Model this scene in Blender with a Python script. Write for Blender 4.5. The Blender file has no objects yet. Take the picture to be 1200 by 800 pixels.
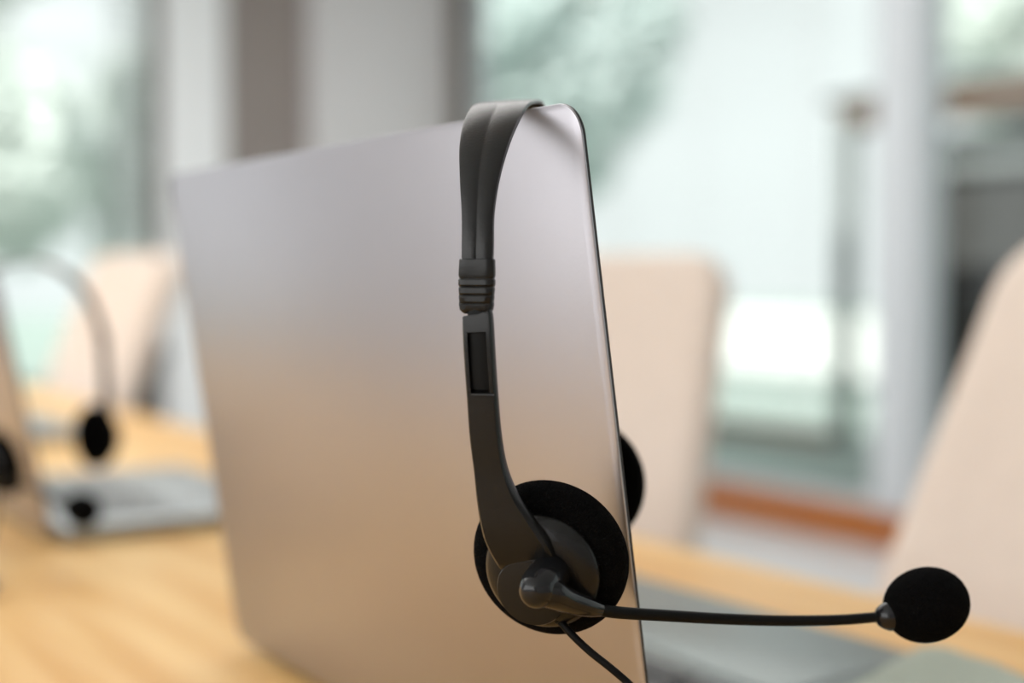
import bpy, bmesh, math, random
from mathutils import Vector, Matrix, noise
C = bpy.context.scene.collection
scn = bpy.context.scene
PI = math.pi
# ------------------------------------------------------------------ camera
FPX = 1630.7                       # focal length in pixels of a 1200 px wide frame
CAMZ = 0.934
PITCH = 0.0444
cd = bpy.data.cameras.new('camera'); cam = bpy.data.objects.new('camera', cd); C.objects.link(cam)
cam.location = (0, 0, CAMZ); cam.rotation_euler = (PI/2 - PITCH, 0, 0)
cd.sensor_width = 36; cd.lens = FPX*36/1200; cd.clip_start = 0.02; cd.clip_end = 200
cd.dof.use_dof = True; cd.dof.focus_distance = 0.412; cd.dof.aperture_fstop = 3.7
scn.camera = cam
scn.view_settings.view_transform = 'Standard'; scn.view_settings.look = 'None'
scn.view_settings.gamma = 1; scn.view_settings.use_curve_mapping = False
scn.view_settings.exposure = 0.08
# ------------------------------------------------------------------ sky and lights
w = bpy.data.worlds.new('world'); scn.world = w; w.use_nodes = True
bg = w.node_tree.nodes['Background']; bg.inputs[0].default_value = (0.93, 0.985, 0.975, 1); bg.inputs[1].default_value = 1.0
sd = bpy.data.lights.new('sun', 'SUN'); sd.energy = 10.0; sd.angle = 0.05; sd.color = (1, .975, .94)
so = bpy.data.objects.new('sun', sd); C.objects.link(so)
so.rotation_euler = Vector((0.55, 0.62, -0.72)).to_track_quat('-Z', 'Y').to_euler()

YAW = math.atan2(-0.83463, 0.55082)            # direction of the table, the laptops and the glass wall
e = Vector((0.55082, -0.83463, 0)); f = Vector((0.83463, 0.55082, 0)); Z = Vector((0, 0, 1))
P0 = Vector((0.809, 5.76, 0))
def RM(s, t, z=0.0):                            # room coordinates: s along the glass wall, t into the room
    return P0 + e*s - f*t + Z*z
def area(name, s, t, z, sx, sy, d, power, col):
    ld = bpy.data.lights.new(name, 'AREA'); ld.shape = 'RECTANGLE'; ld.size = sx; ld.size_y = sy; ld.energy = power; ld.color = col
    o = bpy.data.objects.new(name, ld); C.objects.link(o); o.location = RM(s, t, z)
    o.rotation_euler = (-d).to_track_quat('Z', 'Y').to_euler(); return o
# daylight of the windows behind the camera and on the left, out of the picture
area('daylight_rear', 3.8, 6.4, 1.7, 4.0, 1.7, f, 56, (1.0, .98, .97))
area('daylight_left', -1.95, 5.3, 1.6, 1.9, 1.8, e, 4, (.93, .94, 1.0))
# unseen overhead fill without a fitting, added to brighten table and walls
area('overhead_fill', 1.0, 2.9, 2.70, 4.4, 2.8, -Z, 84, (1.0, .975, .955))

def PT(px, py, d):                              # point seen at px,py of the 1200x800 frame, d metres ahead
    F = Vector((0, math.cos(PITCH), -math.sin(PITCH))); U = Vector((0, math.sin(PITCH), math.cos(PITCH)))
    return Vector((0, 0, CAMZ)) + F*d + Vector((1, 0, 0))*((px-600)/FPX*d) + U*((400-py)/FPX*d)
def ONZ(px, py, z):
    v = PT(px, py, 1) - Vector((0, 0, CAMZ)); return Vector((0, 0, CAMZ)) + v*((z-CAMZ)/v.z)
# ------------------------------------------------------------------ materials
def mat(name, col, rough=.5, metal=0, spec=.5, emit=None, nscale=None, namt=.15, bump=0, bscale=200, coat=0, sheen=0):
    m = bpy.data.materials.new(name); m.use_nodes = True; nt = m.node_tree; b = nt.nodes['Principled BSDF']
    b.inputs['Roughness'].default_value = rough; b.inputs['Metallic'].default_value = metal
    b.inputs['Specular IOR Level'].default_value = spec; b.inputs['Coat Weight'].default_value = coat
    b.inputs['Sheen Weight'].default_value = sheen
    tc = nt.nodes.new('ShaderNodeTexCoord')
    n = nt.nodes.new('ShaderNodeTexNoise'); n.inputs['Scale'].default_value = nscale or 8; n.inputs['Detail'].default_value = 5
    nt.links.new(tc.outputs['Object'], n.inputs['Vector'])
    r = nt.nodes.new('ShaderNodeMixRGB'); r.blend_type = 'MULTIPLY'; r.inputs[0].default_value = namt
    r.inputs[1].default_value = (*col, 1); nt.links.new(n.outputs['Fac'], r.inputs[2])
    nt.links.new(r.outputs[0], b.inputs['Base Color'])
    if bump:
        n2 = nt.nodes.new('ShaderNodeTexNoise'); n2.inputs['Scale'].default_value = bscale; n2.inputs['Detail'].default_value = 3
        nt.links.new(tc.outputs['Object'], n2.inputs['Vector'])
        bp = nt.nodes.new('ShaderNodeBump'); bp.inputs['Strength'].default_value = bump; bp.inputs['Distance'].default_value = .002
        nt.links.new(n2.outputs['Fac'], bp.inputs['Height']); nt.links.new(bp.outputs[0], b.inputs['Normal'])
    return m
def wood(name, c1, c2, rough=.35, scale=1.0, plank=0):
    m = bpy.data.materials.new(name); m.use_nodes = True; nt = m.node_tree; b = nt.nodes['Principled BSDF']
    tc = nt.nodes.new('ShaderNodeTexCoord'); mp = nt.nodes.new('ShaderNodeMapping'); mp.inputs['Scale'].default_value = (1.2*scale, 14*scale, 14*scale)
    nt.links.new(tc.outputs['Object'], mp.inputs[0])
    n = nt.nodes.new('ShaderNodeTexNoise'); n.inputs['Scale'].default_value = 1.6; n.inputs['Detail'].default_value = 7; n.inputs['Distortion'].default_value = 1.2
    nt.links.new(mp.outputs[0], n.inputs[0])
    cr = nt.nodes.new('ShaderNodeValToRGB'); cr.color_ramp.elements[0].position = .35; cr.color_ramp.elements[1].position = .68
    cr.color_ramp.elements[0].color = (*c1, 1); cr.color_ramp.elements[1].color = (*c2, 1)
    nt.links.new(n.outputs['Fac'], cr.inputs[0]); nt.links.new(cr.outputs[0], b.inputs['Base Color'])
    b.inputs['Roughness'].default_value = rough; b.inputs['Specular IOR Level'].default_value = .32
    return m
M = {}
M['alu'] = mat('anodised_aluminium', (.445, .43, .46), .36, 1.0, namt=.04, nscale=30, bump=.02, bscale=900)
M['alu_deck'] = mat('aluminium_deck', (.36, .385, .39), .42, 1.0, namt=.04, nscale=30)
M['alu_deck_dimmed'] = mat('aluminium_deck_dimmed', (.20, .225, .22), .42, 1.0, namt=.04, nscale=30)  # same deck metal, its weaker reflected light darkened into the colour
M['alu_edge'] = mat('dark_edge', (.02, .02, .022), .4)
M['black'] = mat('black_plastic', (.02, .02, .02), .3, spec=.4, namt=.3, nscale=60, bump=.05, bscale=1500)
M['satin'] = mat('satin_black_plastic', (.0065, .0062, .006), .27, spec=.26, namt=.3, nscale=60, bump=.08, bscale=1800)
M['gloss'] = mat('glossy_black_plastic', (.006, .006, .007), .16, spec=.35)
M['foam'] = mat('black_foam', (.0035, .0035, .0035), .95, spec=.03, bump=.9, bscale=1400)
M['rubber'] = mat('black_rubber', (.003, .003, .003), .5, spec=.12)
M['steel'] = mat('steel', (.7, .7, .72), .25, 1.0)
M['screen'] = mat('screen_glass', (.01, .011, .013), .08)
M['keys'] = mat('key_caps', (.02, .02, .022), .5)
M['palekeys'] = mat('pale_key_caps', (.36, .38, .39), .4)
M['table'] = wood('golden_oak', (.73, .405, .125), (.90, .60, .26), .42)
M['redwood'] = wood('red_brown_wood', (.36, .095, .002), (.46, .14, .006), .4)
M['chair'] = mat('beige_fabric', (.745, .635, .555), .85, nscale=40, namt=.12, bump=.3, bscale=500, sheen=.2)
M['darkmetal'] = mat('dark_brown_metal', (.06, .048, .038), .45, .3)
M['wall'] = mat('light_grey_plaster', (.74, .725, .73), .8, nscale=3, namt=.06, bump=.1)
M['wallmid'] = mat('taupe_panel', (.31, .27, .25), .7, nscale=3, namt=.08)
M['white'] = mat('white_paint', (.93, .95, .96), .5, namt=.05)
M['frame'] = mat('pale_grey_frame', (.60, .63, .66), .45, namt=.05)
M['olive'] = mat('olive_brown_frame', (.09, .075, .045), .5)
M['brownframe'] = mat('brown_frame', (.07, .045, .032), .5)
M['ceil'] = mat('white_ceiling', (.8, .8, .8), .9, namt=.03)
M['floor'] = mat('pale_grey_tiles', (.62, .62, .63), .3, nscale=4, namt=.1)
M['paving'] = mat('pale_paving', (.27, .335, .30), .8, nscale=2, namt=.2)
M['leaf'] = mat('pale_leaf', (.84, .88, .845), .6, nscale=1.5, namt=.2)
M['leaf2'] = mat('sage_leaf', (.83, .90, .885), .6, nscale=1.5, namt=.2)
def leafy(m):
    nt = m.node_tree; b = nt.nodes['Principled BSDF']; o = nt.nodes['Material Output']
    t = nt.nodes.new('ShaderNodeBsdfTranslucent'); mx = nt.nodes.new('ShaderNodeMixShader'); mx.inputs[0].default_value = .45
    src = b.inputs['Base Color'].links[0].from_socket; nt.links.new(src, t.inputs[0])
    nt.links.new(b.outputs[0], mx.inputs[1]); nt.links.new(t.outputs[0], mx.inputs[2]); nt.links.new(mx.outputs[0], o.inputs[0])
leafy(M['leaf']); leafy(M['leaf2'])
M['bark'] = mat('bark', (.2, .16, .12), .9, nscale=10, namt=.5)
M['slategrey'] = mat('grey_weatherboard', (.028, .028, .026), .7)
M['lightboard'] = mat('pale_board', (.17, .185, .18), .7)
M['eave'] = wood('brown_eave_board', (.075, .05, .035), (.12, .08, .055), .6)
M['dark'] = mat('opening_shade', (.008, .009, .009), .8)  # near-black colour standing for shade inside the shed
M['mint'] = mat('pale_green_cloth', (.38, .43, .35), .9, nscale=30, namt=.15, bump=.5, bscale=400, sheen=.3)
M['gardenwall'] = mat('white_garden_wall', (.62, .63, .61), .8)
def glassmat():
    m = bpy.data.materials.new('window_glass'); m.use_nodes = True; nt = m.node_tree; nt.nodes.clear()
    o = nt.nodes.new('ShaderNodeOutputMaterial'); mx = nt.nodes.new('ShaderNodeMixShader'); fr = nt.nodes.new('ShaderNodeMath'); lw = nt.nodes.new('ShaderNodeLayerWeight'); pw = nt.nodes.new('ShaderNodeMath')
    t = nt.nodes.new('ShaderNodeBsdfTransparent'); t.inputs[0].default_value = (.965, .985, .98, 1)
    g = nt.nodes.new('ShaderNodeBsdfGlossy'); g.inputs['Roughness'].default_value = .02
    pw.operation = 'POWER'; pw.inputs[1].default_value = 4; nt.links.new(lw.outputs['Facing'], pw.inputs[0])
    fr.operation = 'MULTIPLY_ADD'; fr.inputs[1].default_value = .5; fr.inputs[2].default_value = .03; nt.links.new(pw.outputs[0], fr.inputs[0])
    nt.links.new(fr.outputs[0], mx.inputs[0]); nt.links.new(t.outputs[0], mx.inputs[1]); nt.links.new(g.outputs[0], mx.inputs[2]); nt.links.new(mx.outputs[0], o.inputs[0])
    return m
M['glass'] = glassmat()
def slatmat():
    m = bpy.data.materials.new('white_blind_slats'); m.use_nodes = True; nt = m.node_tree; nt.nodes.clear()
    o = nt.nodes.new('ShaderNodeOutputMaterial'); mx = nt.nodes.new('ShaderNodeMixShader'); mx.inputs[0].default_value = .55
    a = nt.nodes.new('ShaderNodeBsdfDiffuse'); a.inputs[0].default_value = (.9, .92, .92, 1)
    b = nt.nodes.new('ShaderNodeBsdfTranslucent'); b.inputs[0].default_value = (.9, .93, .92, 1)
    nt.links.new(a.outputs[0], mx.inputs[1]); nt.links.new(b.outputs[0], mx.inputs[2]); nt.links.new(mx.outputs[0], o.inputs[0])
    return m
M['slat'] = slatmat()
# ------------------------------------------------------------------ helpers
def obj(name, bm, m, parent=None, smooth=True, world=False, bevel=0, auto=40):
    bmesh.ops.recalc_face_normals(bm, faces=bm.faces[:])
    me = bpy.data.meshes.new(name); bm.to_mesh(me); bm.free()
    if isinstance(m, (list, tuple)):
        for k in m: me.materials.append(k)
    else: me.materials.append(m)
    o = bpy.data.objects.new(name, me); C.objects.link(o)
    if smooth:
        for p in me.polygons: p.use_smooth = True
        try: me.set_sharp_from_angle(angle=math.radians(auto))
        except Exception: pass
    if bevel:
        b = o.modifiers.new('bevel', 'BEVEL'); b.width = bevel; b.segments = 3; b.limit_method = 'ANGLE'; b.angle_limit = math.radians(40)
    if parent: o.parent = parent
    return o
def empty(name, loc, rz=0, label=None, cat=None, group=None, kind=None):
    o = bpy.data.objects.new(name, None); C.objects.link(o); o.location = loc; o.rotation_euler = (0, 0, rz); o.empty_display_size = .05
    tag(o, label, cat, group, kind); return o
def tag(o, label=None, cat=None, group=None, kind=None):
    for k, v in (('label', label), ('category', cat), ('group', group), ('kind', kind)):
        if v: o[k] = v
    return o
def box(bm, c, s, R=None):
    g = bmesh.ops.create_cube(bm, size=1)
    mt = Matrix.Translation(Vector(c)) @ (R.to_4x4() if R else Matrix()) @ Matrix.Diagonal((*s, 1))
    bmesh.ops.transform(bm, matrix=mt, verts=g['verts']); return g['verts']
def spline(pts, n):                              # Catmull-Rom through tuples of any length
    P = [tuple(p) for p in pts]; P = [tuple(2*a-b for a, b in zip(P[0], P[1]))] + P + [tuple(2*a-b for a, b in zip(P[-1], P[-2]))]
    out = []
    for i in range(1, len(P)-2):
        for k in range(n):
            t = k/n
            out.append(tuple(.5*(2*b + (c-a)*t + (2*a-5*b+4*c-d)*t*t + (3*b-a-3*c+d)*t**3) for a, b, c, d in zip(P[i-1], P[i], P[i+1], P[i+2])))
    out.append(P[-2]); return out
def loft(bm, rings, cap=True):
    vs = [[bm.verts.new(p) for p in r] for r in rings]; n = len(vs[0])
    for a, b in zip(vs, vs[1:]):
        for i in range(n): bm.faces.new((a[i], a[(i+1) % n], b[(i+1) % n], b[i]))
    if cap: bm.faces.new(vs[0][::-1]); bm.faces.new(vs[-1])
    return vs
def tube(bm, pts, r, seg=12):
    pts = [Vector(p) for p in pts]; rings = []; up = None
    for i, p in enumerate(pts):
        T = (pts[min(i+1, len(pts)-1)] - pts[max(i-1, 0)]).normalized()
        if up is None: up = T.orthogonal().normalized()
        up = (up - T*up.dot(T)).normalized(); s = T.cross(up)
        rr = r[i] if isinstance(r, (list, tuple)) else r
        rings.append([p + (up*math.cos(a) + s*math.sin(a))*rr for a in [2*PI*k/seg for k in range(seg)]])
    loft(bm, rings)
def lathe(bm, prof, base, axis, seg=64):         # prof: (distance along axis, radius)
    axis = Vector(axis).normalized(); u = axis.orthogonal().normalized(); v = axis.cross(u); base = Vector(base)
    rings = [[base + axis*h + (u*math.cos(a) + v*math.sin(a))*max(r, 1e-5) for a in [2*PI*k/seg for k in range(seg)]] for h, r in prof]
    loft(bm, rings)
def rrect(w, h, r, n=8):                         # outline of a rounded rectangle centred on 0
    o = []
    for cx, cy, a0 in ((w/2-r, h/2-r, 0), (-w/2+r, h/2-r, PI/2), (-w/2+r, -h/2+r, PI), (w/2-r, -h/2+r, 1.5*PI)):
        for k in range(n+1): a = a0 + PI/2*k/n; o.append((cx+r*math.cos(a), cy+r*math.sin(a)))
    return o
def plate(bm, w, h, t, r, fn, ch=.0006, n=8):    # rounded plate, slightly softened edges; fn maps (x,y,z) to a point
    lv = [(-t/2, -ch), (-t/2+ch*.3, -ch*.3), (-t/2+ch, 0), (t/2-ch, 0), (t/2-ch*.3, -ch*.3), (t/2, -ch)]
    loft(bm, [[fn(x, y, z) for x, y in rrect(w+2*d, h+2*d, max(r+d, 1e-4), n)] for z, d in lv])
def cushion(bm, w, h, t, r, fn, nu=24, nv=28, taper=0):
    def hw(v):
        q = max(0, abs(v) - (h/2 - r)); return (w/2 - r + math.sqrt(max(r*r - q*q, 0)))*(1 + taper*(v/h))
    sheets = []
    for sgn in (1, -1):
        g = []
        for j in range(nv+1):
            v = -h/2*math.cos(PI*j/nv)*.5 - h/2*(1-2*j/nv)*.5; W_ = hw(v)
            row = []
            for i in range(nu+1):
                a = -math.cos(PI*i/nu)*.5 - (1-2*i/nu)*.5
                u = a*W_
                ed = min(W_*(1-abs(a)), h/2-abs(v)); q = min(1, ed/(t*.5)); th = t/2*math.sqrt(max(0, 1-(1-q)**2))
                row.append(bm.verts.new(fn(u, v, sgn*th)))
            g.append(row)
        sheets.append(g)
        for j in range(nv):
            for i in range(nu): bm.faces.new((g[j][i], g[j][i+1], g[j+1][i+1], g[j+1][i]))
    bmesh.ops.remove_doubles(bm, verts=bm.verts[:], dist=1e-5)
# ================================================================== the room
TW = 6.5; S0 = -2.056; S1 = 7.0; HC = 2.75
ROT = Matrix((e, f, Z)).transposed()             # columns: local x along e, local y toward the outside, z up
def rbox(bm, s0, s1, t0, t1, z0, z1):            # box in room coordinates
    c = RM((s0+s1)/2, (t0+t1)/2, (z0+z1)/2); box(bm, c, (abs(s1-s0), abs(t1-t0), z1-z0), ROT)
def rb(name, boxes, m, parent=None, kind=None, bevel=0):
    bm = bmesh.new()
    for b in boxes: rbox(bm, *b)
    o = obj(name, bm, m, None, smooth=False, bevel=bevel)
    if parent:
        o.parent = parent; o.matrix_parent_inverse = parent.matrix_basis.inverted()
    if kind: o['kind'] = kind
    return o
def struct_empty(name, s, t):
    o = bpy.data.objects.new(name, None); C.objects.link(o); o.location = RM(s, t, 0); o.rotation_euler = (0, 0, YAW); o['kind'] = 'structure'
    o.empty_display_size = .1
    bpy.context.view_layer.update(); return o
rb('floor', [(S0-.2, S1+.2, -.1, TW+.2, -.12, 0)], M['floor'], kind='structure')
rb('ceiling', [(S0-.2, S1+.2, -.1, TW+.2, HC, HC+.12)], M['ceil'], kind='structure')
# wall with the glass: lintel and end piers
rb('wall_front', [(S0, S1, -.1, .08, 2.55, HC), (6.85, S1, -.1, .08, 0, 2.55)], M['wall'], kind='structure')
rb('wall_right', [(S1, S1+.15, -.1, TW, 0, HC)], M['wall'], kind='structure')
rb('wall_back', [(S0, S1, TW, TW+.15, 0, .75), (S0, S1, TW, TW+.15, 2.6, HC), (S0, 1.2, TW, TW+.15, .75, 2.6), (6.0, S1, TW, TW+.15, .75, 2.6)], M['wall'], kind='structure')
rb('wall_left', [(S0-.2, S0, -.1, .82, 0, HC), (S0-.2, S0, .82, 1.6, 0, HC), (S0-.2, S0, 1.6, 4.1, 2.55, HC), (S0-.2, S0, 1.6, 4.1, 0, .12),
                 (S0-.2, S0, 4.1, 4.3, 0, HC), (S0-.2, S0, 4.3, 6.3, 0, .6), (S0-.2, S0, 4.3, 6.3, 2.6, HC), (S0-.2, S0, 6.3, TW, 0, HC)], M['wallmid'], kind='structure')
tag(rb('trim_1', [(S0, S0+.10, .02, .85, 0, HC)], M['wall'], bevel=.01), kind='structure')       # light grey pilaster in the corner
tag(rb('trim_2', [(S0, S0+.04, 1.285, 1.59, 0, HC)], M['white'], bevel=.01), kind='structure')    # white casing beside the left window
tag(rb('trim_3', [(.0+S0+.1, 6.85, .02, .12, 0, .115)], M['redwood'], bevel=.008), kind='structure')   # wooden sill beam under the glass wall
def window(name, along, a0, a1, z0, z1, fw, fm, depth=.08, mull=()):
    if along == 's':
        r = struct_empty(name, (a0+a1)/2, 0)
        B = lambda x0, x1, y0, y1: (x0, x1, -.02, -.02+depth, y0, y1)
        G = (a0+fw, a1-fw, .015, .021, z0+fw, z1-fw)
    else:
        r = struct_empty(name, S0-.05, (a0+a1)/2)
        B = lambda x0, x1, y0, y1: (S0-.1, S0-.1+depth, x0, x1, y0, y1)
        G = (S0-.065, S0-.059, a0+fw, a1-fw, z0+fw, z1-fw)
    fr = [B(a0, a0+fw, z0, z1), B(a1-fw, a1, z0, z1), B(a0+fw, a1-fw, z0, z0+fw), B(a0+fw, a1-fw, z1-fw, z1)]
    for m_ in mull: fr.append(B(m_-fw/2, m_+fw/2, z0+fw, z1-fw))
    rb('window_frame', fr, fm, r, bevel=.004); rb('pane', [G], M['glass'], r)
    return r
window('window_1', 't', 1.588, 4.1, .12, 2.55, .05, M['brownframe'])
w2 = window('window_2', 's', -1.76, .98, .115, 2.55, .035, M['frame'])
rb('jamb', [(S0+.1, -1.76, -.04, .06, .115, 2.55)], M['olive'], w2, bevel=.004)
window('window_3', 's', 1.158, 3.95, .115, 2.55, .015, M['frame'])
window('window_4', 's', 4.13, 6.85, .115, 2.55, .04, M['frame'])
for i, (a, b) in enumerate(((.98, 1.158), (3.95, 4.13))):
    tag(rb('trim_%d' % (4+i), [(a, b, -.06, .10, .115, 2.55)], M['frame'], bevel=.01), kind='structure')
# blinds
def blind(s0, s1, t, z0, z1, pitch, ang, label, along='s'):
    r = empty('venetian_blind', RM((s0+s1)/2, t, z1) if along == 's' else RM(t, (s0+s1)/2, z1), YAW, label, 'blind')
    bpy.context.view_layer.update()
    L = s1-s0; ax = ROT if along == 's' else Matrix((-f, e, Z)).transposed()
    bm = bmesh.new(); n = int((z1-z0-.06)/pitch)
    org = Vector(r.location)
    for k in range(n):
        R = ax @ Matrix.Rotation(ang, 3, 'X')
        box(bm, org + Z*(-.06-k*pitch), (L, .045, .0012), R)
    def put(nm, bm, m):
        o = obj(nm, bm, m, None, smooth=False); o.parent = r; o.matrix_parent_inverse = r.matrix_basis.inverted(); return o
    put('slats', bm, M['slat'])
    bm = bmesh.new(); box(bm, org - Z*.02, (L, .06, .04), ax); put('head_rail', bm, M['white'])
    bm = bmesh.new(); box(bm, org + Z*(-.075-n*pitch), (L, .05, .055), ax); put('bottom_rail', bm, M['eave'])
    bm = bmesh.new()
    for q in (-.42, 0, .42):
        box(bm, org + ax @ Vector((q*L, -.024, 0)) + Z*(-(z1-z0)/2), (.003, .002, z1-z0-.03), ax)
        box(bm, org + ax @ Vector((q*L, .024, 0)) + Z*(-(z1-z0)/2), (.003, .002, z1-z0-.03), ax)
    put('ladder_cord', bm, M['white'])
blind(-.60, .80, .12, .35, 2.5, .045, math.radians(8), 'white venetian blind lowered over the middle of the large glass wall')
blind(1.66, 1.84, S0-.0+.03, .2, 2.5, .053, math.radians(28), 'narrow pale slatted blind at the edge of the far left window', along='t')
# ================================================================== outside
def outpt(s, t, z=0): return RM(s, -t, z)
g = bmesh.new(); box(g, RM(0, 0, -.18), (80, 80, .1), ROT)
tag(obj('ground', g, M['paving'], None, smooth=False), kind='structure')
def tree(loc, h, rad, ml, label, seed, n=3500, ls=.10, zlo=.35):
    rnd = random.Random(seed)
    r = empty('tree', loc, 0, label, 'tree', 'garden trees outside the windows')
    bm = bmesh.new(); pts = [(0, 0, 0), (rnd.uniform(-.1, .1), rnd.uniform(-.1, .1), h*.35), (rnd.uniform(-.2, .2), rnd.uniform(-.2, .2), h*.75)]
    sp = spline(pts, 6); tube(bm, sp, [.14*(1-.7*i/len(sp)) for i in range(len(sp))], 10)
    for k in range(7):
        a = rnd.uniform(0, 2*PI); z = h*rnd.uniform(.3, .6)
        tube(bm, spline([(0, 0, z), (math.cos(a)*rad*.4, math.sin(a)*rad*.4, z+h*.12), (math.cos(a)*rad*.75, math.sin(a)*rad*.75, z+h*.2)], 4), .035, 6)
    obj('trunk', bm, M['bark'], r)
    bm = bmesh.new(); cl = [(Vector((rnd.gauss(0, .45)*rad, rnd.gauss(0, .45)*rad, h*rnd.uniform(zlo, .95))), rad*rnd.uniform(.35, .6)) for _ in range(16)]
    for _ in range(n):
        c, q = rnd.choice(cl); d = Vector((rnd.gauss(0, 1), rnd.gauss(0, 1), rnd.gauss(0, 1))).normalized()*q*rnd.uniform(.6, 1)
        p = c+d; a = Vector((rnd.gauss(0, 1), rnd.gauss(0, 1), rnd.gauss(0, 1))).normalized(); b = a.orthogonal().normalized()
        s = ls*rnd.uniform(.6, 1.3)
        bm.faces.new([bm.verts.new(p+a*s), bm.verts.new(p+b*s*.5), bm.verts.new(p-a*s), bm.verts.new(p-b*s*.5)])
    obj('foliage', bm, ml, r, smooth=False)
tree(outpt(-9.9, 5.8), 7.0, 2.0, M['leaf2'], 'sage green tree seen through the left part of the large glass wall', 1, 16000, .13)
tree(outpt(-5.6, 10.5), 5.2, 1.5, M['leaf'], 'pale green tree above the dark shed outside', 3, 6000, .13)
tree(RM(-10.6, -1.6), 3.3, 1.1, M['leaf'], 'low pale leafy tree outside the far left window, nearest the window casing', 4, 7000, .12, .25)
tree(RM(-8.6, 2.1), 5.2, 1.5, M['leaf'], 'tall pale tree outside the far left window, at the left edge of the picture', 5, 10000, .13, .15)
bm = bmesh.new(); box(bm, outpt(-4, 6.0, .30), (12, .18, .60), ROT); gw = obj('garden_wall', bm, M['gardenwall'], None, smooth=False, bevel=.02)
tag(gw, 'low sunlit white garden wall outside, below the blind', 'wall')
# shed
sh = empty('shed', outpt(1.15, 2.2), YAW, 'dark grey weatherboard shed with brown eave outside the right hand pane', 'shed'); 
def shp(nm, boxes, m):
    bm = bmesh.new()
    for c, s in boxes: box(bm, c, s)
    return obj(nm, bm, m, sh, smooth=False, bevel=.004)
shp('weatherboard', [((.1, .04+.012*(k % 2), 1.05+.09*k), (3.85, .03, .088)) for k in range(5)] + [((1.7, .04, .5), (.65, .03, 1.0)), ((2.0, 1.0, .8), (.04, 1.9, 1.6)), ((-1.8, 1.0, .8), (.04, 1.9, 1.6)), ((.1, 1.95, .8), (3.8, .04, 1.6))], M['slategrey'])
shp('fascia_board', [((.1, .02, 1.60), (3.9, .05, .20))], M['lightboard'])
shp('eave_board', [((-.05, -.22, 1.84), (4.5, .04, .12))], M['eave'])
shp('roof', [((-.1, .9, 1.93), (4.6, 2.3, .04))], M['slategrey'])
shp('shade_panels', [((-.2, 1.2, .5), (3.1, .04, 1.0)), ((-1.76, .62, .5), (.04, 1.15, 1.0)), ((1.36, .62, .5), (.04, 1.15, 1.0))], M['dark'])  # inner panels coloured near-black for the shade behind the open front
shp('veranda_post', [((-2.26, -.2, .92), (.09, .09, 1.84))], M['lightboard'])
shp('rear_tie', [((-1.5, -.1, 1.80), (1.6, .06, .06))], M['slategrey'])
# ================================================================== table
TZ = .74
E0 = Vector((.096, 1.12, 0))*1.0
q = ONZ(740, 626, TZ); E0 = Vector((q.x, q.y, 0))
TL0, TL1, TWD = -2.4, 1.35, 1.05
tc_ = E0 + e*((TL0+TL1)/2) - f*(TWD/2)
tb = empty('conference_table', tc_, YAW, 'long golden oak meeting table carrying the laptops', 'table')
bm = bmesh.new(); plate(bm, TL1-TL0, TWD, .03, .03, lambda x, y, z: Vector((x, y, TZ-.015+z)), ch=.003); obj('table_top', bm, M['table'], tb)
bm = bmesh.new(); 
for y in (-.40, .40): box(bm, (0, y, TZ-.07), (TL1-TL0-.3, .025, .08))
for x in (-(TL1-TL0)/2+.17, (TL1-TL0)/2-.17): box(bm, (x, 0, TZ-.07), (.025, .80, .08))
obj('apron', bm, M['table'], tb, smooth=False, bevel=.002)
for x in (-(TL1-TL0)/2+.13, (TL1-TL0)/2-.13):
    for y in (-.43, .43):
        bm = bmesh.new(); loft(bm, [[Vector((x+a*k, y+b*k, z)) for a, b in ((1, 1), (-1, 1), (-1, -1), (1, -1))] for z, k in ((0, .022), (.70, .035), (TZ-.03, .035))]); obj('leg', bm, M['table'], tb, smooth=False, bevel=.003)
# ================================================================== chairs
def make_chair(corner, side, yaw, recline, label, taper=0.0, w_=.45, hb=.56, top=.965):
    R = math.radians(recline)
    bz = top - hb*math.cos(R)                    # bottom edge of the backrest
    topc = Vector((side*w_/2, .20 + hb*math.sin(R), top))
    rot = Matrix.Rotation(yaw, 3, 'Z'); loc = Vector(corner) - rot @ topc; loc.z = 0
    c = empty('upholstered_chair', loc, yaw, label, 'chair', 'beige meeting chairs around the table')
    def fn(x, y, z):                             # x across, y up the back, z thickness
        v = y + hb/2; cur = -.9*x*x*.5
        return Vector((x, .20 + v*math.sin(R) + z*math.cos(R) + cur, bz + v*math.cos(R) - z*math.sin(R)))
    bm = bmesh.new(); cushion(bm, w_, hb, .05, .055, fn, taper=taper); obj('backrest', bm, M['chair'], c)
    bm = bmesh.new(); cushion(bm, w_+.01, .42, .08, .06, lambda x, y, z: Vector((x, y, .43+z))); obj('seat', bm, M['chair'], c)
    bm = bmesh.new()
    for s in (-1, 1):                            # dark bars behind the back, joined to the seat rail
        pts = [fn(s*w_*.40, -hb*.5, .04) + Vector((0, 0, -.10)), fn(s*w_*.40, -hb*.42, .045), fn(s*w_*.43, -hb*.1, .045), fn(s*w_*.43, hb*.18, .04)]
        pts = [Vector((s*w_*.40, .14, .375))] + pts
        sp = spline(pts, 6); tube(bm, sp, .013, 10)
    box(bm, fn(0, -hb*.05, .036), (w_*.86, .008, .05), Matrix.Rotation(-R, 3, 'X'))
    obj('back_frame', bm, M['darkmetal'], c)
    bm = bmesh.new()
    for y in (-.18, .16): box(bm, (0, y, .375), (w_*.86, .03, .025))
    for x in (-.18, .18): box(bm, (x, -.01, .375), (.03, .36, .025))
    obj('seat_frame', bm, M['darkmetal'], c, smooth=False, bevel=.003)
    for sx in (-1, 1):
        for sy in (-1, 1):
            bm = bmesh.new(); tube(bm, [(sx*.19, sy*.17, .385), (sx*.205, sy*.19, .2), (sx*.225, sy*.215+.0, 0.0)], [.015, .013, .010], 12); obj('leg', bm, M['darkmetal'], c)
    return c
make_chair(PT(870, 297, 1.58), 1, math.radians(-27), 21, 'beige padded chair directly behind the front laptop, dark bars at its back', taper=0.0)
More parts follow.
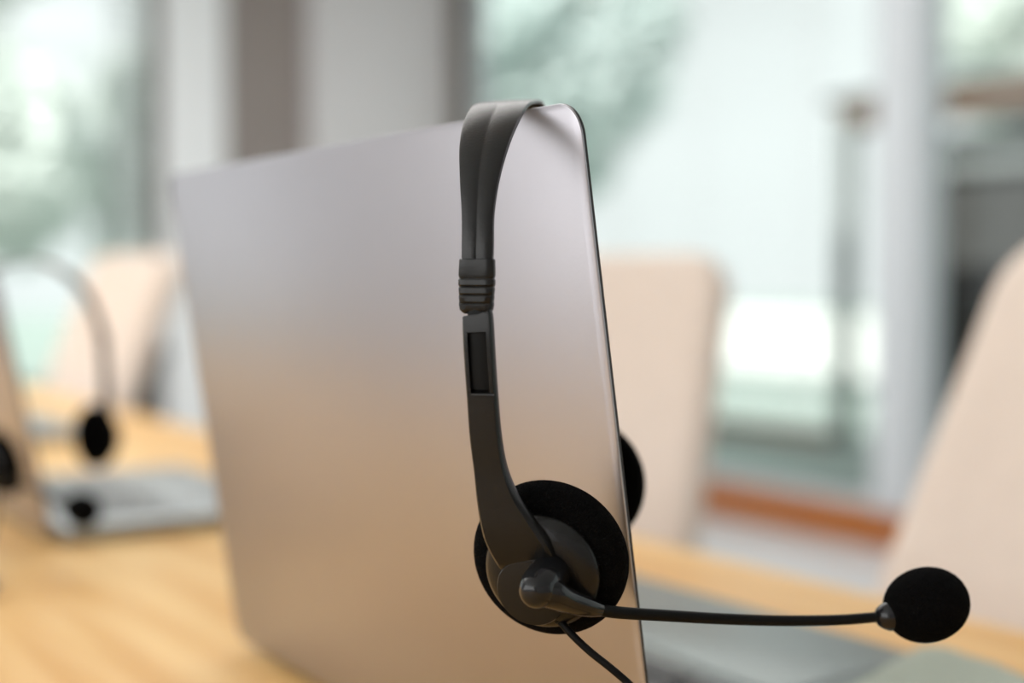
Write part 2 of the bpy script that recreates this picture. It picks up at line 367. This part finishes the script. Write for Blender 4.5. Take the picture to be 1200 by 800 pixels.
make_chair(PT(1224, 298, 1.12), -1, math.radians(-68), 25, 'beige padded chair cut off by the right edge of the picture, behind the microphone', taper=0.0)
make_chair(PT(224, 297, 2.6), 1, YAW+.1, 23, 'beige padded chair at the far left end of the table, behind the second headset', taper=0.0, w_=.37, top=.985)
# ================================================================== laptops
def make_laptop(hinge_near, W, H, tilt, label, group=None, keys='keys', deck='alu_deck'):
    # hinge_near: lower near corner of the lid's outer face; local x along e, y towards the user, z up
    hn = Vector(hinge_near); root = hn - e*(W/2); root.z = TZ
    L = empty('laptop', root, YAW, label, 'laptop', group)
    t = math.radians(tilt); zb = .005; LT = .0009
    up = Vector((0, -math.sin(t), math.cos(t))); nn = Vector((0, math.cos(t), math.sin(t)))      # nn: through the lid, towards the screen
    O = Vector((0, 0, zb))
    lf = lambda x, y, z: O + Vector((x, 0, 0)) + up*(y+H/2) + nn*(LT/2+z)
    bm = bmesh.new(); plate(bm, W, H, LT, .0105, lf, ch=.0003, n=10); lid = obj('lid', bm, M['alu'], L, auto=30)
    bm = bmesh.new(); loft(bm, [[lf(x, y, LT/2+z) for x, y in rrect(W-2*q_, H-2*q_, .0105-q_*.5, 10)] for z, q_ in ((0, .00005), (.0008, .0001), (.0016, .0015), (.0036, .0055))]); obj('bezel', bm, M['alu_edge'], lid)
    bm = bmesh.new(); plate(bm, W-.026, H-.034, .0003, .003, lambda x, y, z: lf(x, y+.003, LT/2+.0037+z), ch=.0001); obj('screen', bm, M['screen'], lid)
    BT = .0105; y0 = .0085
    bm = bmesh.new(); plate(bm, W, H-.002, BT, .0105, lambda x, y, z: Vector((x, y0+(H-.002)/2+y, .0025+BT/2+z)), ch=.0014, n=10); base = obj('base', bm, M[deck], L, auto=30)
    top = .0025+BT
    bm = bmesh.new(); box(bm, (0, y0+.002, .0105), (W*.8, .009, .006)); obj('hinge', bm, M['alu_edge'], L, bevel=.002)
    # keyboard: well and keys
    kw = W*.80; kd = H*.44; ky = y0+.020+kd/2
    bm = bmesh.new(); plate(bm, kw+.004, kd+.004, .0004, .003, lambda x, y, z: Vector((x, ky+y, top+.0001+z)), ch=.0001)
    rows = 6; rh = kd/rows
    for r in range(rows):
        n = 14 if r else 14; cw = kw/n; yy = ky - kd/2 + rh*(r+.5); x = -kw/2
        seq = [1]*14 if r < 5 else [1, 1, 1, 1.25, 4.5, 1.25, 1, 1, 1, 1]
        if r == 2: seq = [1.5]+[1]*12+[.5]
        if r == 3: seq = [1.75]+[1]*11+[1.25]
        if r == 4: seq = [2.25]+[1]*10+[1.75]
        k = kw/sum(seq)
        for q_ in seq:
            box(bm, (x+k*q_/2, yy, top+.0009), (k*q_-.003, rh-.003, .0014)); x += k*q_
    obj('keyboard', bm, M[keys], base, smooth=False)
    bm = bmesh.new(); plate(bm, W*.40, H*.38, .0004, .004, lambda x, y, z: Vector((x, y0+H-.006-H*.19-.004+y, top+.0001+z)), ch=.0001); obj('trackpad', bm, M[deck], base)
    for sx in (-1, 1):
        for yy in (.03, H-.03):
            bm = bmesh.new(); lathe(bm, [(0, .006), (.0022, .0075), (.003, .0075)], (sx*(W/2-.03), y0+yy, 0), (0, 0, 1), 24); obj('rubber_foot', bm, M['rubber'], base)
    return L
S_ = 1.158
NEAR = Vector((.04898, .43398, 0))                # lower near corner of the first lid
LW, LH = .352, .2446
make_laptop(NEAR, LW, LH, 8.34, 'large open aluminium laptop in the foreground seen from behind, headset over its lid', deck='alu_deck_dimmed')
D2 = Vector((-.372, .556, 0))
q = ONZ(66, 640, TZ)
N2 = Vector((q.x, q.y, 0)) - f*.004
make_laptop(N2, .29, .197, 11, 'open aluminium laptop at left edge of picture, second headset beside its lid', keys='palekeys')
make_laptop(NEAR + D2*2 + Vector((-.02, 0, 0)), .352, .2455, 11, 'third aluminium laptop further down the table, deck showing behind the second headset', keys='palekeys')
# ================================================================== headsets
def make_headset(label, xf, boom_pts, cable_pts, group='call headsets hung on laptops', plug=None, bandfar=None):
    """built from the photographed pose in world space, then moved by the rigid transform xf (4x4 matrix)"""
    H = empty('headset', (0, 0, 0), 0, label, 'headset', group)
    OC = PT(645, 653, .4215); ax = Vector((.34, .91, .21)).normalized()           # outer cup, axis towards the lid
    IC = PT(679, 566, .508); ax2 = Vector((.30, .954, -.02)).normalized()
    # --- headband: swept profile
    st = [  # px, py, depth, width mm, thickness mm
        (559, 322, .4005, 9.4, 2.4), (559.5, 290, .4005, 9.6, 2.2), (560, 250, .403, 9.9, 2.1), (562, 210, .407, 12.2, 2.1), (567, 172, .413, 15.4, 2.1), (575, 144, .422, 17.6, 2.1),
        (585, 125, .434, 18.6, 1.7), (595, 120.3, .447, 18.8, 1.5), (606, 121.5, .460, 18.2, 1.7), (616, 137, .476, 16, 2.1), (628, 165, .492, 14.5, 2.1), (641, 215, .508, 12.5, 2.1), (651, 275, .518, 10.5, 2.2), (657, 318, .522, 9.6, 2.4)]
    sp = spline([(*PT(a, b, d), w_, t_) for a, b, d, w_, t_ in st], 10)
    wv = Vector((.955, -.297, 0))
    def frames(sp):
        P = [Vector(s_[:3]) for s_ in sp]; out = []
        for i, p in enumerate(P):
            T = (P[min(i+1, len(P)-1)]-P[max(i-1, 0)]).normalized(); Wd = (wv - T*wv.dot(T)).normalized(); N = Wd.cross(T).normalized()
            out.append((p, T, Wd, N))
        return out
    def band_ring(p, Wd, N, w_, t_, groove=.25):
        pr = []
        for a, b in ((-1, -.3), (-.97, .2), (-.88, .36), (-.5, .46), (-.09, .5), (-.04, .44), (.04, .44), (.09, .5), (.5, .46), (.88, .36), (.97, .2), (1, -.3), (.95, -.5), (0, -.5), (-.95, -.5)):
            pr.append(p + Wd*(a*w_/2000) + N*(b*t_/1000))
        return pr
    fr = frames(sp)
    # N must point to the outside of the arch
    sg = -1 if fr[0][3].dot(OC - IC) < 0 else 1
    bm = bmesh.new(); loft(bm, [band_ring(p, Wd, N*sg, s_[3], s_[4]) for (p, T, Wd, N), s_ in zip(fr, sp)]); obj('headband', bm, M['satin'], H, auto=35)
    # --- ribbed slider sleeves on both ends of the band
    def sleeve(idx, sgn):
        p, T, Wd, N = fr[idx]; T = T*sgn; N = N*sg; bm = bmesh.new(); rings = []
        prof = [(-4.6, 10.2, 3.0), (-4.4, 10.6, 3.8), (0, 10.9, 4.2)]
        for k in range(4): b0 = 1.0+k*2.4; prof += [(b0, 10.4, 3.7), (b0+.5, 10.9-.2*k, 4.5), (b0+1.9, 10.8-.35*k, 4.6-.1*k)]
        prof += [(10.8, 8.4, 3.4), (11.2, 7.0, 2.6)]
        for h, w_, t_ in prof:
            c0 = p + T*(h/1000); ring = []
            for k in range(28):
                a = 2*PI*k/28; ca, sa = math.cos(a), math.sin(a)
                x = math.copysign(abs(ca)**.45, ca); y = math.copysign(abs(sa)**.6, sa)
                if k == 7: y -= .22
                ring.append(c0 + Wd*(x*w_/2000) + N*(y*t_/2000))
            rings.append(ring)
        loft(bm, rings); return obj('adjuster_sleeve', bm, M['satin'], H, auto=28)
    sleeve(0, -1); sleeve(len(fr)-1, 1)
    # --- arms
    def arm(st, OCc, name='ear_arm', slot=True):
        sp = spline([(*PT(a, b, d), w_, t_) for a, b, d, w_, t_ in st], 14); fr2 = frames(sp); bm = bmesh.new(); rings = []
        L = 0; pp = None
        for (p, T, Wd, N), s_ in zip(fr2, sp):
            N = N*(1 if N.dot(OC-IC) > 0 else -1)
            if name == 'inner': N = -N
            if pp is not None: L += (p-pp).length
            pp = p; w_, t_ = s_[3]/2000, s_[4]/1000
            d = .0022 if slot and .0054 < L < .0222 else 0
            q_ = .62
            rings.append([p+Wd*a*w_+N*b*t_ - N*dd for a, b, dd in ((-1, -.1, 0), (-.96, .3, 0), (-.85, .48, 0), (-q_, .5, 0), (-q_+.03, .5, d), (0, .53, d), (q_-.03, .5, d), (q_, .5, 0), (.85, .48, 0), (.96, .3, 0), (1, -.1, 0), (.95, -.42, 0), (.8, -.5, 0), (-.8, -.5, 0), (-.95, -.42, 0))])
        loft(bm, rings); a_ = obj('ear_arm', bm, M['satin'], H, auto=35); return a_, fr2, sp
    a1 = [(559.5, 368, .3995, 8.6, 3.0), (560, 372, .3995, 9.0, 3.6), (561, 395, .3995, 9.2, 3.8), (563, 430, .4002, 9.2, 3.8), (565.5, 465, .4012, 9.2, 3.8), (569, 510, .4030, 9.4, 4.0), (575, 550, .4050, 9.9, 4.6), (584, 587, .4062, 12.8, 5.2), (597, 620, .4068, 16.8, 5.2), (612, 646, .4078, 18.5, 4.6), (622, 665, .4098, 17.5, 3.2), (630, 680, .4130, 12, 2)]
    am, f2, s2 = arm(a1, OC)
    # adjustment strap in the slot and the tongue joining sleeve and arm
    bm = bmesh.new(); pts = [PT(560, 360, .3998), PT(560.5, 372, .3996), PT(561.5, 395, .3996), PT(563, 430, .4002), PT(565, 456, .4010)]
    loft(bm, [[p + wv*a*.0030 + Vector((-.297, -.955, 0))*b*.0010 for a, b in ((-1, -1), (-1, .7), (-.8, 1), (.8, 1), (1, .7), (1, -1))] for p in pts]); obj('adjustment_strap', bm, M['rubber'], am)
    bm = bmesh.new(); pts = [PT(565.5, y, d) for y, d in ((461.5, .3988), (463, .3986))]
    loft(bm, [[p + wv*a*.0033 + Vector((-.297, -.955, 0))*b*.0007 for a, b in ((-1, -1), (-1, 1), (1, 1), (1, -1))] for p in pts]); obj('slot_edge', bm, M['black'], am)
    a2 = [(657.5, 345, .523, 8.6, 3.4), (661, 375, .524, 9.0, 3.6), (665, 420, .524, 9.0, 3.8), (669, 470, .523, 9.4, 4.2), (673, 520, .522, 12, 5), (677, 556, .5215, 19, 5.0)]
    arm(a2, IC, 'inner')
    # --- cups
    def cup(c, ax, name):
        bm = bmesh.new()
        prof = [(-.0075, .0001), (-.0075, .013), (-.0066, .0203), (-.0035, .0236), (.0005, .0243), (.0035, .0232), (.0052, .0185), (.0050, .012), (.0030, .006), (.0026, .0001)]
        pr = spline([(a, b) for a, b in prof], 4); pr = [(a, max(b, 1e-4)) for a, b in pr]
        lathe(bm, pr, c, ax, 72); pad = obj('ear_pad', bm, M['foam'], H)
        hc = c - ax*.0060 - Vector((-.0002, 0, .0008))
        bm = bmesh.new(); pr = [(.001, .0001), (.001, .0165), (-.0012, .0178), (-.0026, .0179), (-.0042, .0172), (-.0058, .0155), (-.0068, .0130), (-.0073, .0100), (-.0076, .0060), (-.0077, .0001)]
        lathe(bm, pr, hc, ax, 72); obj('ear_cup', bm, M['satin'], H, auto=45)
        pc = hc - ax*.0068 - Vector((.0012, 0, .0036))
        bm = bmesh.new(); lathe(bm, [(.004, .0001), (.004, .0105), (-.0012, .0109), (-.0020, .0105), (-.0022, .0098), (-.0022, .0001)], pc, ax, 64); obj('pivot_disc', bm, M['satin'], H, auto=30)
        return hc
    hc = cup(OC, ax, 'o'); cup(IC, -ax2, 'i')
    # --- boom pivot, boom and microphone
    kn = PT(629, 692, .3965)
    bm = bmesh.new(); lathe(bm, spline([(.012, .0062), (.004, .0060), (.001, .0056), (-.002, .0046), (-.0040, .0028), (-.0047, .0001)], 4), kn, ax, 40); piv = obj('boom_pivot', bm, M['gloss'], H)
    b0 = [kn + Vector((0, .0020, 0)), PT(645, 694, .3985), PT(665, 703, .402), PT(690, 711, .406), PT(705, 714.5, .409)]
    bm = bmesh.new(); s3 = spline([(*p, r) for p, r in zip(b0, (.0050, .0046, .0038, .0029, .0019))], 6)
    tube(bm, [s_[:3] for s_ in s3], [s_[3] for s_ in s3], 20); obj('pivot_arm', bm, M['gloss'], piv)
    bp = boom_pts; bm = bmesh.new(); s3 = spline([tuple(p) for p in bp], 8); n_ = len(s3)
    tube(bm, s3, [.0019-.0003*i/n_ for i in range(n_)], 16); obj('microphone_boom', bm, M['rubber'], H)
    d = (Vector(s3[-1])-Vector(s3[-3])).normalized(); end = Vector(s3[-1])
    bm = bmesh.new(); lathe(bm, [(-.001, .0016), (0, .0030), (.0012, .0038), (.0030, .0046), (.0036, .0046), (.0038, .0040), (.0046, .0040), (.0048, .0050), (.0062, .0056), (.0085, .006)], end-d*.002, d, 36); obj('microphone_collar', bm, M['gloss'], H)
    md = (d + Vector((0, 0, .19))).normalized(); mc = end + md*.0140
    bm = bmesh.new(); pr = [(-.0135*math.cos(PI*k/20), .0117*math.sin(PI*k/20)**.93) for k in range(21)]
    lathe(bm, [(a, max(b, 1e-4)) for a, b in pr], mc, md, 56); obj('microphone_foam', bm, M['foam'], H)
    # --- cable
    bm = bmesh.new(); s3 = spline([tuple(p) for p in cable_pts], 10); tube(bm, s3, .00115, 12); cb = obj('cable', bm, M['rubber'], H)
    bm = bmesh.new(); a_, b_ = Vector(s3[0]), Vector(s3[3]); tube(bm, [a_-(b_-a_)*.3, a_, b_], [.0022, .0022, .0014], 12); obj('strain_relief', bm, M['rubber'], cb)
    if plug:
        a_ = Vector(s3[-1]); dd = (a_-Vector(s3[-3])).normalized(); dd.z = 0; dd.normalize()
        bm = bmesh.new(); tube(bm, [a_-dd*.002, a_, a_+dd*.018, a_+dd*.02], [.002, .0045, .0045, .003], 16); obj('audio_plug', bm, M['black'], cb)
        bm = bmesh.new(); tube(bm, [a_+dd*.02, a_+dd*.034], .00175, 12); obj('plug_tip', bm, M['steel'], cb)
    # move to final pose: origin of the Empty between the cups
    org = xf @ ((OC+IC)/2); inv = Matrix.Translation(-org) @ xf
    for o in [o for o in C.objects if o.type == 'MESH' and (o.parent == H or (o.parent and o.parent.parent == H))]:
        o.data.transform(inv)
    H.location = org
    return H
boom1 = [PT(690, 711, .406), PT(720, 717, .411), PT(780, 721, .419), (PT(850, 725, .426)), PT(920, 727, .431), PT(985, 726, .434), PT(1037, 722, .436)]
t1 = PT(900, 900, .50); 
cab1 = [PT(652, 722, .414), PT(668, 741, .412), PT(690, 762, .4105), PT(715, 782, .409), PT(738, 802, .408), PT(765, 830, .404), PT(790, 870, .395), PT(795, 940, .38), Vector((.040, .345, TZ+.035)), Vector((.035, .315, TZ+.006)), Vector((.05, .27, TZ+.0016)), Vector((.10, .235, TZ+.0016)), Vector((.17, .20, TZ+.0016))]
make_headset('black wired headset with foam ear pads hung over the corner of the front laptop lid', Matrix(), boom1, cab1)
# second headset: same make, turned and hung on the second laptop
OC = PT(645, 653, .4215); IC = PT(679, 566, .508); mid = (OC+IC)/2
o2 = PT(14, 556, .985); i2 = PT(101, 508, 1.045); m2 = (o2+i2)/2; m2.z += 0.0035
v1 = (IC-OC); v2 = (i2-o2)
ya = math.atan2(v2.y, v2.x) - math.atan2(v1.y, v1.x)
X2 = Matrix.Translation(m2) @ Matrix.Rotation(ya, 4, 'Z') @ Matrix.Translation(-mid)
iX = X2.inverted()
mic2 = iX @ PT(78, 592, .93)
b_ = boom1[0]
boom2 = [b_, b_.lerp(mic2, .3)+Vector((0, 0, .004)), b_.lerp(mic2, .6)+Vector((0, 0, .004)), mic2]
c0 = PT(652, 722, .414)
tabz = lambda x, y, h=.003: iX @ (ONZ(x, y, TZ)+Vector((0, 0, h)))
cab2 = [c0, c0+Vector((.003, -.004, -.012)), iX @ (ONZ(-10, 655, TZ)+Vector((0, 0, .02))), tabz(-30, 690), tabz(-60, 720), tabz(-56, 722), tabz(-27, 706, .0055)]
make_headset('black wired headset out of focus at the left, hung by the second laptop', X2, boom2, cab2, plug=True)
# ================================================================== cloth on the front laptop's palm rest
ct = ONZ(1112, 744, TZ+.016); rnd = random.Random(3)
dl = (ONZ(1022, 793, TZ+.016)-ct).normalized(); dr = (ONZ(1200, 795, TZ+.016)-ct).normalized()
bm = bmesh.new(); n = 30; grid = []
lap = Matrix.Translation(NEAR - e*(LW/2)) @ Matrix.Rotation(YAW, 4, 'Z'); ilap = lap.inverted()
for sgn in (1, -1):
    g = []
    for j in range(n+1):
        row = []
        for i in range(n+1-0):
            a = i/n; b = j/n
            p = ct + dl*(a*.20*(1-.15*b)) + dr*(b*.17*(1-.12*a)) 
            l = ilap @ p; dist = l.y - (.0085+LH-.002)            # beyond the front edge of the laptop?
            k = 1/(1+math.exp(-(dist-.012)/.005)); dx = l.x-LW/2; k2 = 1/(1+math.exp(-(dx-.012)/.005)); k = max(k, k2)
            z = TZ + .0148*(1-k) + .002*k
            fold = .0016*(1+noise.noise(Vector((a*5, b*5, 2))))+.0012*(1+math.sin(a*9+b*5))*min(1, 6*min(a, b)+.2)
            ed = min(a, b, 1-a, 1-b); th = .0026*min(1, (ed*9)+.15)
            row.append(bm.verts.new((p.x, p.y, z + fold + sgn*th*.5 + .0013)))
        g.append(row)
    for j in range(n):
        for i in range(n): bm.faces.new((g[j][i], g[j][i+1], g[j+1][i+1], g[j+1][i]))
    grid.append(g)
A, B = grid
def bd(g): return [g[0][i] for i in range(n+1)] + [g[j][n] for j in range(1, n+1)] + [g[n][i] for i in range(n-1, -1, -1)] + [g[j][0] for j in range(n-1, 0, -1)]
ba, bb = bd(A), bd(B)
for i in range(len(ba)): k = (i+1) % len(ba); bm.faces.new((ba[i], ba[k], bb[k], bb[i]))
bmesh.ops.translate(bm, verts=bm.verts[:], vec=-ct)
cl = obj('folded_cloth', bm, M['mint'], None, auto=60); cl.location = ct
tag(cl, "pale green folded cloth lying over the front laptop's palm rest at lower right", 'cloth')
